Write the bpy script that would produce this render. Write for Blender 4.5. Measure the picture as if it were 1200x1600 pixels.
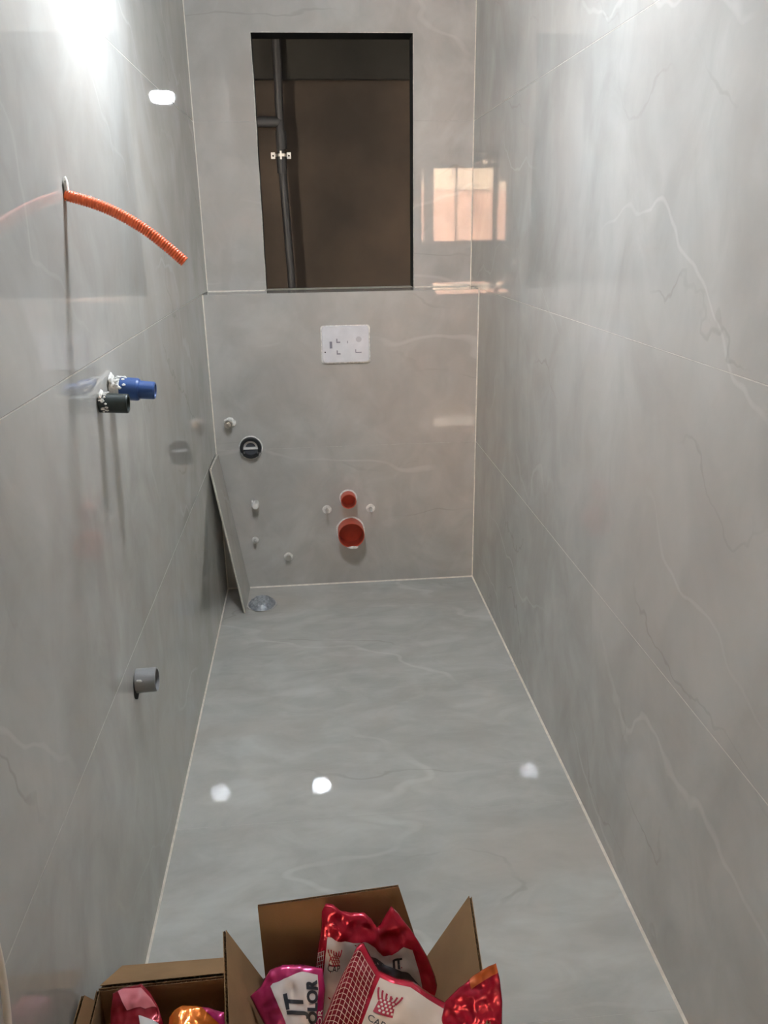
import bpy, bmesh, math, random
from mathutils import Vector, Matrix, noise
for o in list(bpy.data.objects): bpy.data.objects.remove(o)
sc = bpy.context.scene
COL = sc.collection

# ------------------------------------------------------------------ camera
W, D, T = 1.0444, 3.1305, 0.18          # room width, distance to the cistern box, box depth
YB = D + T                              # upper back wall
HC = 2.62                               # ceiling height
cam_d = bpy.data.cameras.new('camera'); cam = bpy.data.objects.new('camera', cam_d); COL.objects.link(cam)
cam_d.sensor_fit = 'VERTICAL'; cam_d.sensor_height = 36.0; cam_d.lens = 1255.0/1600.0*36.0
cam_d.clip_start = 0.02
r = Vector((0.99573793, -0.09105582, -0.0146566)); u = Vector((0.04404267, 0.32983767, 0.94300973)); f = Vector((0.08103222, 0.93963607, -0.33244222))
CAM = Vector((0.39563, 0.0, 1.42025))
cam.matrix_world = Matrix(((r.x, u.x, -f.x, CAM.x), (r.y, u.y, -f.y, CAM.y), (r.z, u.z, -f.z, CAM.z), (0, 0, 0, 1)))
sc.camera = cam

# ------------------------------------------------------------------ sky, sun, exposure
world = bpy.data.worlds.new('sky'); sc.world = world; world.use_nodes = True
bg = world.node_tree.nodes['Background']; bg.inputs[0].default_value = (1.0, 0.87, 0.73, 1); bg.inputs[1].default_value = 37.0
sun_d = bpy.data.lights.new('sun', 'SUN'); sun_d.energy = 105.0; sun_d.color = (1.0, 0.84, 0.68); sun_d.angle = 0.01
sun = bpy.data.objects.new('sun', sun_d); COL.objects.link(sun); sun.location = (0, 4, 8)
sun.rotation_euler = Vector((0.25, -0.75, -0.62)).to_track_quat('-Z', 'Y').to_euler()
sc.view_settings.view_transform = 'Standard'; sc.view_settings.look = 'None'
sc.view_settings.gamma = 1.0; sc.view_settings.use_curve_mapping = False
sc.view_settings.exposure = 0.2
sc.cycles.use_denoising = True
sc.cycles.max_bounces = 10; sc.cycles.diffuse_bounces = 5; sc.cycles.glossy_bounces = 6
LAMP_STRENGTH = 285.0
sc.cycles.sample_clamp_indirect = 0.0; sc.cycles.blur_glossy = 0.3

# ------------------------------------------------------------------ materials
def new_mat(name):
    m = bpy.data.materials.new(name); m.use_nodes = True
    return m, m.node_tree.nodes, m.node_tree.links, m.node_tree.nodes['Principled BSDF']
def mat(name, col, rough=0.5, metal=0.0, nscale=0, namt=0.15, bump=0.0, bscale=200, spec=None, coat=0.0):
    m, N, L, B = new_mat(name)
    B.inputs['Base Color'].default_value = (*col, 1); B.inputs['Roughness'].default_value = rough; B.inputs['Metallic'].default_value = metal
    if coat: B.inputs['Coat Weight'].default_value = coat; B.inputs['Coat Roughness'].default_value = 0.1
    if spec is not None: B.inputs['Specular IOR Level'].default_value = spec
    tc = N.new('ShaderNodeTexCoord')
    if nscale:
        n = N.new('ShaderNodeTexNoise'); n.inputs['Scale'].default_value = nscale; n.inputs['Detail'].default_value = 5
        L.new(tc.outputs['Object'], n.inputs['Vector'])
        rp = N.new('ShaderNodeValToRGB'); e = rp.color_ramp.elements
        e[0].position = .3; e[1].position = .7
        e[0].color = (*[c*(1-namt) for c in col], 1); e[1].color = (*[min(1, c*(1+namt)) for c in col], 1)
        L.new(n.outputs['Fac'], rp.inputs['Fac']); L.new(rp.outputs['Color'], B.inputs['Base Color'])
    if bump:
        n2 = N.new('ShaderNodeTexNoise'); n2.inputs['Scale'].default_value = bscale; n2.inputs['Detail'].default_value = 4
        L.new(tc.outputs['Object'], n2.inputs['Vector'])
        bp = N.new('ShaderNodeBump'); bp.inputs['Strength'].default_value = bump; bp.inputs['Distance'].default_value = 0.004
        L.new(n2.outputs['Fac'], bp.inputs['Height']); L.new(bp.outputs['Normal'], B.inputs['Normal'])
    return m

def tile_mat(name, seed, stretch, tint=(1, 1, 1), vein_rot=(0.5, 0.3, 0.6)):
    """polished grey porcelain with clouds, pale veins and thin brown cracks"""
    m, N, L, B = new_mat(name)
    tc = N.new('ShaderNodeTexCoord')
    mp = N.new('ShaderNodeMapping'); mp.inputs['Location'].default_value = seed; mp.inputs['Scale'].default_value = stretch
    L.new(tc.outputs['Object'], mp.inputs['Vector'])
    def nz(scale, detail, dist=0.0, rough=.55, vec=mp):
        n = N.new('ShaderNodeTexNoise'); n.inputs['Scale'].default_value = scale; n.inputs['Detail'].default_value = detail
        n.inputs['Distortion'].default_value = dist; n.inputs['Roughness'].default_value = rough
        L.new(vec.outputs[0], n.inputs['Vector']); return n.outputs['Fac']
    def ramp(fac, pts):
        rp = N.new('ShaderNodeValToRGB'); e = rp.color_ramp.elements
        while len(e) < len(pts): e.new(0.5)
        for k, (p, c) in enumerate(pts): e[k].position = p; e[k].color = (*c, 1) if len(c) == 3 else c
        L.new(fac, rp.inputs['Fac']); return rp.outputs['Color']
    def mix(fac, a, b):
        x = N.new('ShaderNodeMix'); x.data_type = 'RGBA'
        if isinstance(fac, float): x.inputs[0].default_value = fac
        else: L.new(fac, x.inputs[0])
        for s, v in ((6, a), (7, b)):
            if isinstance(v, tuple): x.inputs[s].default_value = (*v, 1)
            else: L.new(v, x.inputs[s])
        return x.outputs[2]
    def math_(op, a, b):
        x = N.new('ShaderNodeMath'); x.operation = op
        for i, v in enumerate((a, b)):
            if isinstance(v, (int, float)): x.inputs[i].default_value = v
            elif v is not None: L.new(v, x.inputs[i])
        return x.outputs[0]
    tt = lambda c: tuple(a*b for a, b in zip(c, tint))
    base = ramp(nz(1.7, 5, 0.6), [(.30, tt((.41, .405, .378))), (.5, tt((.475, .473, .450))), (.72, tt((.545, .532, .500)))])
    cloud = ramp(nz(3.1, 4, 1.2, .5), [(.5, (0, 0, 0)), (.78, (1, 1, 1))])
    mott = ramp(nz(9.0, 5, .8, .6), [(.35, tt((.40, .39, .365))), (.65, tt((.56, .555, .53)))])
    base = mix(.40, base, mott)
    c1 = mix(math_('MULTIPLY', cloud, .65), base, tt((.63, .63, .61)))
    warm = ramp(nz(1.1, 3, .4, .5), [(.5, (0, 0, 0)), (.75, (1, 1, 1))])
    c1 = mix(math_('MULTIPLY', warm, .7), c1, tt((.50, .445, .395)))
    blot = ramp(nz(4.2, 3, 1.5, .5), [(.48, (0, 0, 0)), (.62, (1, 1, 1))])
    c1 = mix(math_('MULTIPLY', blot, .30), c1, tt((.40, .375, .345)))
    mp2 = N.new('ShaderNodeMapping'); mp2.inputs['Rotation'].default_value = vein_rot; mp2.inputs['Scale'].default_value = (1.0, 2.4, 2.4)
    mp2.inputs['Location'].default_value = (seed[2], seed[0], seed[1]); L.new(tc.outputs['Object'], mp2.inputs['Vector'])
    def vein(scale, width, thresh, dist, det=3.0):
        wv = N.new('ShaderNodeTexWave'); wv.wave_type = 'BANDS'; wv.bands_direction = 'DIAGONAL'
        wv.inputs['Scale'].default_value = scale; wv.inputs['Distortion'].default_value = dist
        wv.inputs['Detail'].default_value = det; wv.inputs['Detail Scale'].default_value = 1.3; wv.inputs['Detail Roughness'].default_value = .5
        L.new(mp2.outputs[0], wv.inputs['Vector'])
        line = ramp(wv.outputs['Fac'], [(1-width*4, (0, 0, 0)), (1-width, (.35, .35, .35)), (1.0, (1, 1, 1))])
        mask = ramp(nz(2.6, 2, 0, .5), [(thresh, (0, 0, 0)), (thresh+.12, (1, 1, 1))])
        return math_('MULTIPLY', line, mask)
    c2 = mix(math_('MULTIPLY', vein(.42, .0007, .46, 8.0, 4.0), .25), c1, tt((.74, .74, .71)))
    c3 = mix(math_('MULTIPLY', vein(.62, .0006, .53, 10.0, 5.0), .34), c2, tt((.29, .265, .235)))
    L.new(c3, B.inputs['Base Color'])
    B.inputs['Roughness'].default_value = 0.02
    B.inputs['IOR'].default_value = 1.5
    return m

WT = (1.0, .995, .985)
TILE_L = tile_mat('polished_tile_left', (3.1, 7.7, 1.2), (1.0, .75, .55), WT)
TILE_R = tile_mat('polished_tile_right', (13.4, 2.3, 5.2), (1.0, .75, .55), WT, vein_rot=(-.7, .3, .4))
TILE_B = tile_mat('polished_tile_back', (8.2, 21.5, 9.1), (.9, 1.0, .75), WT, vein_rot=(.3, .75, .3))
TILE_F = tile_mat('polished_tile_floor', (27.3, 4.4, 15.6), (.75, 1.5, 1.0), (1.03, 1.04, 1.02), vein_rot=(.2, .2, .5))
JOINT = mat('beige_joint', (.60, .57, .51), .6, nscale=60, namt=.12)
GROUT = mat('cream_grout', (.78, .73, .64), .7, nscale=60, namt=.12)
FGROUT = mat('grey_grout', (.49, .48, .445), .7, nscale=60, namt=.12)
PLASTER = mat('plaster', (.72, .70, .66), .9, nscale=3, namt=.08, bump=.1, bscale=90)
CONCRETE = mat('concrete', (.30, .28, .26), .9, nscale=2, namt=.25, bump=.2, bscale=60)
SHAFT = mat('shaft_board', (.040, .028, .019), .85, nscale=2.5, namt=.45, bump=.15, bscale=40)
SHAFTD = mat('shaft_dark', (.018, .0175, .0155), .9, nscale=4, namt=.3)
CHIP = mat('chipped_edge', (.62, .60, .54), .8, nscale=80, namt=.2)
EDGE = mat('raw_tile_edge', (.60, .57, .50), .8, nscale=60, namt=.15)
DKPIPE = mat('dark_grey_pipe', (.022, .023, .025), .5, nscale=30, namt=.2)
STEEL = mat('steel', (.62, .61, .58), .3, 1.0)
WHITEP = mat('white_plastic', (.74, .73, .71), .4, nscale=40, namt=.05)
ORANGE = mat('orange_conduit', (.90, .17, .055), .35, nscale=40, namt=.1)
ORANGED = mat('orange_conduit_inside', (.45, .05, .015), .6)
BLUE = mat('blue_plug', (.03, .085, .27), .38, nscale=50, namt=.12)
BLACKP = mat('charcoal_pipe', (.022, .032, .030), .42, nscale=60, namt=.25)
GREYP = mat('grey_pipe', (.24, .245, .25), .4, nscale=25, namt=.12)
REDP = mat('red_drain_pipe', (.62, .10, .055), .4, nscale=30, namt=.12)
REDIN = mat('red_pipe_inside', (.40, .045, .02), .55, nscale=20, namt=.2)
RUBBER = mat('black_rubber', (.012, .013, .015), .45)
PLUGW = mat('plaster_filler', (.80, .79, .75), .9, nscale=120, namt=.2, bump=.5, bscale=250)
FILM = mat('crumpled_film', (.34, .36, .38), .38, .25, nscale=70, namt=.35, bump=.3, bscale=120)
PLATE = mat('plate_white', (.70, .71, .74), .45, nscale=25, namt=.06)
PRINT = mat('print_grey', (.26, .26, .30), .6)
DARKHOLE = mat('hole_dark', (.02, .018, .016), .9)
CARD = mat('cardboard', (.30, .178, .082), .85, nscale=14, namt=.12, bump=.08, bscale=300)
FLUTE = mat('corrugated_core', (.27, .185, .105), .9)
FOIL = mat('red_foil', (.50, .008, .035), .24, .45, nscale=16, namt=.25, bump=.25, bscale=45, coat=.3)
FOILM = mat('magenta_foil', (.50, .03, .15), .22, .45, nscale=16, namt=.3, bump=.25, bscale=45, coat=.3)
FOILD = mat('dark_red_foil', (.28, .010, .022), .26, .4, nscale=16, namt=.3, bump=.25, bscale=45, coat=.3)
FOILO = mat('orange_foil', (.80, .20, .025), .2, .55, nscale=20, namt=.25, bump=.3, bscale=50, coat=.3)
LABELC = mat('cream_label', (.66, .58, .51), .4, nscale=12, namt=.04)
LABELW = mat('white_label', (.64, .62, .62), .38, nscale=12, namt=.05)
LABELP = mat('pink_label', (.60, .16, .19), .4, nscale=12, namt=.1)
INKD = mat('dark_ink', (.035, .04, .05), .5)
INKR = mat('red_ink', (.42, .02, .05), .5)
INKG = mat('slate_ink', (.075, .082, .095), .45)
NETM = mat('pale_net', (.72, .50, .42), .5)
CABLE = mat('white_cable', (.66, .61, .53), .5)
FRAME = mat('window_frame_white', (.62, .60, .56), .45)
PINKW = mat('pink_brick_wall', (.72, .47, .38), .9, nscale=3, namt=.25, bump=.3, bscale=20)
CREAMW = mat('cream_render', (.78, .68, .56), .9, nscale=1.5, namt=.12)
GROUND = mat('paved_ground', (.36, .32, .28), .9, nscale=2, namt=.2)
HOUSING = mat('lamp_housing', (.75, .75, .74), .4)
def glass_mat():
    m, N, L, B = new_mat('clear_glass'); out = N['Material Output']; N.remove(B)
    t = N.new('ShaderNodeBsdfTransparent'); g = N.new('ShaderNodeBsdfGlossy'); g.inputs['Roughness'].default_value = 0.0
    fr = N.new('ShaderNodeFresnel'); fr.inputs['IOR'].default_value = 1.45; mx = N.new('ShaderNodeMixShader')
    L.new(fr.outputs[0], mx.inputs[0]); L.new(t.outputs[0], mx.inputs[1]); L.new(g.outputs[0], mx.inputs[2]); L.new(mx.outputs[0], out.inputs[0])
    return m
GLASS = glass_mat()
def emit_mat(name, col, s):
    m, N, L, B = new_mat(name)
    B.inputs['Base Color'].default_value = (.9, .9, .9, 1); B.inputs['Emission Color'].default_value = (*col, 1); B.inputs['Emission Strength'].default_value = s
    return m

# ------------------------------------------------------------------ mesh helpers
def link(name, bm, m, parent=None, base=(0, 0, 0), smooth=False, kind=None):
    """world-space bmesh -> one object; base is the world position of the thing it belongs to"""
    b = Vector(base)
    bmesh.ops.translate(bm, vec=-b, verts=bm.verts)
    bmesh.ops.recalc_face_normals(bm, faces=bm.faces)
    me = bpy.data.meshes.new(name); bm.to_mesh(me); bm.free()
    if smooth:
        me.polygons.foreach_set('use_smooth', [True]*len(me.polygons))
    ms = m if isinstance(m, (list, tuple)) else [m]
    for x in ms: me.materials.append(x)
    o = bpy.data.objects.new(name, me); COL.objects.link(o)
    if parent is None: o.location = b
    else:
        o.parent = parent
        if parent.type != 'EMPTY' and parent.parent is None: pass
    if kind: o['kind'] = kind
    return o
def sub(name, bm, m, parent, root_base, smooth=False):
    return link(name, bm, m, parent, root_base, smooth)
def thing(name, label, cat, base, group=None):
    o = bpy.data.objects.new(name, None); COL.objects.link(o); o.location = base; o.empty_display_size = .05
    o['label'] = label; o['category'] = cat
    if group: o['group'] = group
    return o
def tag(o, label, cat, group=None):
    o['label'] = label; o['category'] = cat
    if group: o['group'] = group
    return o
def box(bm, x0, x1, y0, y1, z0, z1, bev=0.0):
    vs = [bm.verts.new(p) for p in ((x0, y0, z0), (x1, y0, z0), (x1, y1, z0), (x0, y1, z0), (x0, y0, z1), (x1, y0, z1), (x1, y1, z1), (x0, y1, z1))]
    fs = [bm.faces.new([vs[i] for i in q]) for q in ((0, 3, 2, 1), (4, 5, 6, 7), (0, 1, 5, 4), (1, 2, 6, 5), (2, 3, 7, 6), (3, 0, 4, 7))]
    if bev:
        es = list({e for fc in fs for e in fc.edges})
        bmesh.ops.bevel(bm, geom=es, offset=bev, segments=1, affect='EDGES', profile=.5)
    return bm
def B1(*a, bev=0.0): return box(bmesh.new(), *a, bev=bev)
def frame_axes(d):
    d = Vector(d).normalized(); a = Vector((0, 0, 1)) if abs(d.z) < .9 else Vector((1, 0, 0))
    s = d.cross(a).normalized(); return d, s, s.cross(d).normalized()
def lathe(bm, prof, org, axis, n=32, close=False, jit=0, seed=0):
    """prof: list of (t, r) along axis"""
    d, s, t_ = frame_axes(axis); org = Vector(org); rings = []
    for k, (t, rr) in enumerate(prof):
        if rr <= 1e-6: rings.append([bm.verts.new(org + d*t)]); continue
        ring = []
        for i in range(n):
            a = 2*math.pi*i/n
            q = rr
            if jit: q = rr*(1+jit*noise.noise(Vector((math.cos(a)*2+seed, math.sin(a)*2, t*60))))
            ring.append(bm.verts.new(org + d*t + (s*math.cos(a)+t_*math.sin(a))*q))
        rings.append(ring)
    for a, b in zip(rings, rings[1:]):
        for i in range(n):
            j = (i+1) % n
            if len(a) == 1 and len(b) == 1: continue
            if len(a) == 1: bm.faces.new((a[0], b[j], b[i]))
            elif len(b) == 1: bm.faces.new((a[i], a[j], b[0]))
            else: bm.faces.new((a[i], a[j], b[j], b[i]))
    return bm
def sweep(bm, pts, radii, n=14, caps=True):
    """tube along points with a radius for each"""
    pts = [Vector(p) for p in pts]; rings = []; prev = None
    for k, p in enumerate(pts):
        d = (pts[min(k+1, len(pts)-1)]-pts[max(k-1, 0)]).normalized()
        if prev is None: _, s, t_ = frame_axes(d)
        else:
            s = (prev - d*prev.dot(d)).normalized(); t_ = s.cross(d).normalized()
        prev = s
        rr = radii[k] if isinstance(radii, (list, tuple)) else radii
        rings.append([bm.verts.new(p + (s*math.cos(2*math.pi*i/n)+t_*math.sin(2*math.pi*i/n))*rr) for i in range(n)])
    for a, b in zip(rings, rings[1:]):
        for i in range(n): j = (i+1) % n; bm.faces.new((a[i], a[j], b[j], b[i]))
    if caps: bm.faces.new(rings[0][::-1]); bm.faces.new(rings[-1])
    return bm
def spline(ctrl, n):
    """Catmull-Rom through control points"""
    P = [Vector(c) for c in ctrl]; P = [P[0]*2-P[1]] + P + [P[-1]*2-P[-2]]; out = []
    m = len(P)-3
    for k in range(n+1):
        x = k/n*m; i = min(int(x), m-1); t = x-i; a, b, c, d = P[i:i+4]
        out.append(.5*((2*b)+(c-a)*t+(2*a-5*b+4*c-d)*t*t+(3*b-a-3*c+d)*t**3))
    return out
def lump(bm, c, rx, ry, rz, seed=0, rough=.25, sub_=3):
    g = bmesh.ops.create_icosphere(bm, subdivisions=sub_, radius=1.0)
    for v in g['verts']:
        q = 1+rough*noise.noise(v.co*1.9+Vector((seed, seed*.7, 0)))+rough*.5*noise.noise(v.co*5+Vector((0, seed, 0)))
        v.co = Vector((v.co.x*rx*q+c[0], v.co.y*ry*q+c[1], v.co.z*rz*q+c[2]))
    return bm
def rounded_rect(w, h, rad, seg=5):
    out = []
    for cx, cy, a0 in ((w/2-rad, h/2-rad, 0), (-w/2+rad, h/2-rad, 90), (-w/2+rad, -h/2+rad, 180), (w/2-rad, -h/2+rad, 270)):
        for k in range(seg+1):
            a = math.radians(a0+90*k/seg); out.append((cx+rad*math.cos(a), cy+rad*math.sin(a)))
    return out
def struct(name, bm, m, parent=None):
    o = link(name, bm, m, parent)
    if parent is None: o['kind'] = 'structure'
    return o

# ------------------------------------------------------------------ setting: walls, floor, ceiling with tiles
G = 0.0010       # half a joint
TT = 0.009       # tile thickness
def rows(edges): return list(zip(edges, edges[1:]))
# left wall
wl = struct('wall_left', B1(-.13, -TT-.0005, -.3, YB+.0, 0, HC), PLASTER)
zr = rows([0.004, .6, 1.2, 1.8, 2.4, HC]); yr = rows([-.3, .55, YB])
for z0, z1 in zr:
    for y0, y1 in yr:
        link('tile', B1(-TT, 0, y0+G, y1-G, z0+G, z1-G, bev=.0005), TILE_L, wl)
for z0, z1 in zr[:-1]: link('grout_line', B1(-TT, -.0003, -.3, YB, z1-G+.0001, z1+G-.0001), FGROUT if z1 < 1 else JOINT, wl)
wr = struct('wall_right', B1(W+TT+.0005, W+.13, -.3, YB, 0, HC), PLASTER)
for z0, z1 in zr:
    for y0, y1 in yr:
        link('tile', B1(W, W+TT, y0+G, y1-G, z0+G, z1-G, bev=.0005), TILE_R, wr)
for z0, z1 in zr[:-1]: link('grout_line', B1(W+.0003, W+TT, -.3, YB, z1-G+.0001, z1+G-.0001), JOINT, wr)
# floor: tiles 60 cm deep, cut to the room's width
fl = struct('floor', B1(-.13, W+.13, -.3, YB+.1, -.12, -TT-.0005), CONCRETE)
fy = [-.3, .48, 1.083, 1.685, 2.288, 2.890, D]
for y0, y1 in rows(fy): link('tile', B1(.001, W-.001, y0+.0006, y1-.0006, -TT, 0, bev=.0003), TILE_F, fl)
for y in fy[1:-1]: link('grout_line', B1(.001, W-.001, y-.0005, y+.0005, -TT, -.0003), FGROUT, fl)
# cistern box across the back
HL = 1.198
bx_ = struct('wall_back_box', B1(0.001, W-.001, D+TT+.0005, YB-.0105, 0, HL-TT-.0005), PLASTER)
for z0, z1 in ((0.004, .6), (.6, HL-.0002)):
    link('tile', B1(.002, W-.002, D, D+TT, z0+G, z1-G, bev=.0005), TILE_B, bx_)
link('tile', B1(.002, W-.002, D+TT+.0008, YB-.0105, HL-TT, HL, bev=.0005), TILE_B, bx_)
link('grout_line', B1(.002, W-.002, D+.0003, D+TT, .6-G+.0001, .6+G-.0001), FGROUT, bx_)
# upper back wall with the shaft opening
OX0, OX1, OZ1 = .228, .814, 2.090
bm = bmesh.new(); YW = YB+.105
box(bm, -.13, OX0-.004, YB+.0005, YW, 0, HC+.2); box(bm, OX1+.004, W+.13, YB+.0005, YW, 0, HC+.2)
box(bm, OX0-.004, OX1+.004, YB+.0005, YW, OZ1+.004, HC+.2); box(bm, OX0-.004, OX1+.004, YB+.0005, YW, 0, HL-.006)
wb = struct('wall_back', bm, CONCRETE)
for a in ((.002, OX0, HL+.001, 1.8-G), (OX1, W-.002, HL+.001, 1.8-G)):
    link('tile', B1(a[0], a[1], YB-TT-.0005, YB, a[2], a[3], bev=.0005), TILE_B, wb)
bm = bmesh.new(); ol = [(.002, 1.8+G), (OX0, 1.8+G), (OX0, OZ1), (OX1, OZ1), (OX1, 1.8+G), (W-.002, 1.8+G), (W-.002, HC-.002), (.002, HC-.002)]   # notched around the opening
fa = [bm.verts.new((x, YB-TT-.0005, z)) for x, z in ol]; fb = [bm.verts.new((x, YB, z)) for x, z in ol]
bm.faces.new(fa); bm.faces.new(fb[::-1])
for k in range(8): bm.faces.new((fa[k], fb[k], fb[(k+1) % 8], fa[(k+1) % 8]))
link('tile', bm, TILE_B, wb)
for a in ((.002, OX0), (OX1, W-.002)): link('grout_line', B1(a[0], a[1], YB-TT, YB, 1.8-G+.0001, 1.8+G-.0001), FGROUT, wb)
# lining of the reveal and its chipped pale edge
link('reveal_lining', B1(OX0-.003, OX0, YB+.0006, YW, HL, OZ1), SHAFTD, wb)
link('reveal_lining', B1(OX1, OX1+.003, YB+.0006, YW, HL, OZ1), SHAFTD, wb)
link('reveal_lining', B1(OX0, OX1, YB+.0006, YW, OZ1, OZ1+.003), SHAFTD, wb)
link('reveal_lining', B1(OX0, OX1, YB-.010, YW, HL-.005, HL-.0005), EDGE, wb)
def chipped_edge(p0, p1, out, seed):
    """thin broken bead of adhesive along a cut tile edge"""
    bm = bmesh.new(); p0 = Vector(p0); p1 = Vector(p1); n = 60; pts = []; rad = []
    for k in range(n+1):
        t = k/n; q = noise.noise(Vector((t*14+seed, seed, 0)))
        pts.append(p0.lerp(p1, t)+Vector(out)*(.0012*q)); rad.append(.0008+.0022*max(0, q+.2))
    return sweep(bm, pts, rad, 6)
yc = YB-TT-.0005
link('chipped_edge', chipped_edge((OX0+.0005, yc, HL), (OX0+.0005, yc, OZ1), (1, 0, 0), 3.3), CHIP, wb)
link('chipped_edge', chipped_edge((OX1-.0005, yc, HL), (OX1-.0005, yc, OZ1), (1, 0, 0), 8.1), CHIP, wb)
link('chipped_edge', chipped_edge((OX0, yc, OZ1-.0005), (OX1, yc, OZ1-.0005), (0, 0, 1), 5.7), CHIP, wb)
# shaft behind the opening
YS = YB+.93
struct('wall_shaft', B1(-.25, W+.25, YS, YS+.08, .3, HC+.2), SHAFT)
struct('wall_shaft_shade_band', B1(-.168, W+.168, YS-.045, YS-.001, 2.082, HC+.098), SHAFTD)  # dark strip added to stand in for shade across the shaft top
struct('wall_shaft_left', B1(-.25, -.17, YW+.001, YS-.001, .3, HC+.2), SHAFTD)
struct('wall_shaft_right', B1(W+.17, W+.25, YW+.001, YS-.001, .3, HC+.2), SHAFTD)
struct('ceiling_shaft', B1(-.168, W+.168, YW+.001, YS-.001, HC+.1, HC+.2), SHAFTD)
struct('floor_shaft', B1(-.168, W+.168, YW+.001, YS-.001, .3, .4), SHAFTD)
# ceiling
struct('ceiling', B1(-.13, W+.13, -.3, YB, HC+.001, HC+.15), PLASTER)
# sealant beads along the corners
def bead(p0, p1, a, b, s):
    bm = bmesh.new(); p0 = Vector(p0); p1 = Vector(p1); a = Vector(a)*s; b = Vector(b)*s
    v = [bm.verts.new(q) for q in (p0, p0+a, p0+b, p1, p1+a, p1+b)]
    for q in ((0, 1, 2), (3, 5, 4), (0, 3, 4, 1), (1, 4, 5, 2), (2, 5, 3, 0)): bm.faces.new([v[i] for i in q])
    return bm
Xp, Xm, Zp, Ym = (1, 0, 0), (-1, 0, 0), (0, 0, 1), (0, -1, 0)
struct('trim_1', bead((0, -.3, 0), (0, D, 0), Xp, Zp, .0045), GROUT)
struct('trim_2', bead((W, -.3, 0), (W, D, 0), Xm, Zp, .0050), GROUT)
struct('trim_3', bead((.003, D, 0), (W-.003, D, 0), Ym, Zp, .0045), GROUT)
struct('trim_4', bead((0, D, .004), (0, D, HL), Xp, Ym, .0040), GROUT)
struct('trim_5', bead((W, D, .004), (W, D, HL), Xm, Ym, .0040), GROUT)
struct('trim_6', bead((0, YB-TT, HL), (0, YB-TT, HC), Xp, Ym, .0035), GROUT)
struct('trim_7', bead((W, YB-TT, HL), (W, YB-TT, HC), Xm, Ym, .0035), GROUT)
struct('trim_8', bead((.003, YB-TT, HL), (OX0-.003, YB-TT, HL), Ym, Zp, .0035), GROUT)
struct('trim_9', bead((OX1+.003, YB-TT, HL), (W-.003, YB-TT, HL), Ym, Zp, .0035), GROUT)

# ------------------------------------------------------------------ the hall behind the camera, seen only in the polish of the tiles
HR = -10.0; H2 = 2.95
struct('floor_hall', B1(-3.5, 2.4, HR, -.3015, -.12, -.002), CONCRETE)
struct('ceiling_hall', B1(-3.5, 2.4, HR, -.3015, H2, H2+.12), PLASTER)
bm = bmesh.new(); sy0, sy1, sz0, sz1 = -8.0, -5.6, .90, 2.20      # unseen side window, added to the hall for warm fill light
box(bm, -3.62, -3.5, HR, sy0, 0, H2); box(bm, -3.62, -3.5, sy1, -.3015, 0, H2); box(bm, -3.62, -3.5, sy0, sy1, 0, sz0); box(bm, -3.62, -3.5, sy0, sy1, sz1, H2)
struct('wall_hall_left', bm, PLASTER)
w2 = bpy.data.objects.new('fill_window', None); COL.objects.link(w2); w2['kind'] = 'structure'; ym = (sy0+sy1)/2
bm = bmesh.new()
for a in ((sy0, sy0+.05, sz0, sz1), (sy1-.05, sy1, sz0, sz1), (ym-.03, ym+.03, sz0+.05, sz1-.05), (sy0+.05, sy1-.05, sz0, sz0+.05), (sy0+.05, sy1-.05, sz1-.05, sz1)): box(bm, -3.60, -3.54, a[0], a[1], a[2], a[3])
link('window_frame', bm, FRAME, w2)
for a, b in ((sy0+.05, ym-.03), (ym+.03, sy1-.05)): link('pane', B1(-3.575, -3.57, a, b, sz0+.05, sz1-.05), GLASS, w2)
struct('wall_hall_right', B1(2.4, 2.52, HR, -.3015, 0, H2), PLASTER)
bm = bmesh.new(); box(bm, -3.62, -.131, -.30, -.2, -.1, H2+.12); box(bm, W+.131, 2.52, -.30, -.2, -.1, H2+.12); box(bm, -.131, W+.131, -.30, -.2, HC+.16, H2+.12)
struct('wall_hall_front', bm, PLASTER)
wx0, wx1, wz0, wz1 = -2.336, -0.492, 0.084, 2.803
bm = bmesh.new(); y0, y1 = HR-.14, HR
box(bm, -3.62, wx0, y0, y1, -.1, H2+.12); box(bm, wx1, 2.52, y0, y1, -.1, H2+.12)
box(bm, wx0, wx1, y0, y1, -.1, wz0); box(bm, wx0, wx1, y0, y1, wz1, H2+.12)
struct('wall_hall_rear', bm, PLASTER)
# balcony window: clear lights above a solid panel, a narrow slit light below it, vent slots on top
wy0, wy1 = HR-.09, HR-.03
w1 = bpy.data.objects.new('window_1', None); COL.objects.link(w1); w1['kind'] = 'structure'
bm = bmesh.new()
for x0, x1 in ((wx0, -2.252), (-0.809, -0.615), (-0.577, wx1)): box(bm, x0, x1, wy0, wy1, wz0, wz1)
for x0, x1 in ((-2.083, -1.987), (-1.273, -1.239)): box(bm, x0, x1, wy0, wy1, wz0+.02, 2.51)
for z0, z1 in ((wz0, 0.183), (0.271, 0.299), (2.51, 2.58), (2.657, wz1)): box(bm, -2.252, -0.809, wy0+.001, wy1-.001, z0, z1)
for x0, x1 in ((-2.252, -2.132), (-2.102, -1.981), (-1.956, -1.856), (-1.775, -0.809)): box(bm, x0, x1, wy0+.002, wy1-.002, 2.58, 2.657)
for z0, z1 in ((wz0, 1.183), (2.51, wz1)): box(bm, -0.615, -0.577, wy0, wy1, z0, z1)
link('window_frame', bm, FRAME, w1)
link('panel', B1(-2.252, -0.809, wy0+.015, wy1-.015, 0.373, 1.177), FRAME, w1)
for x0, x1 in ((-2.252, -2.083), (-1.987, -1.273), (-1.239, -0.809)):
    link('pane', B1(x0, x1, wy0+.027, wy0+.032, 1.177, 2.51), GLASS, w1)
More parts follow.
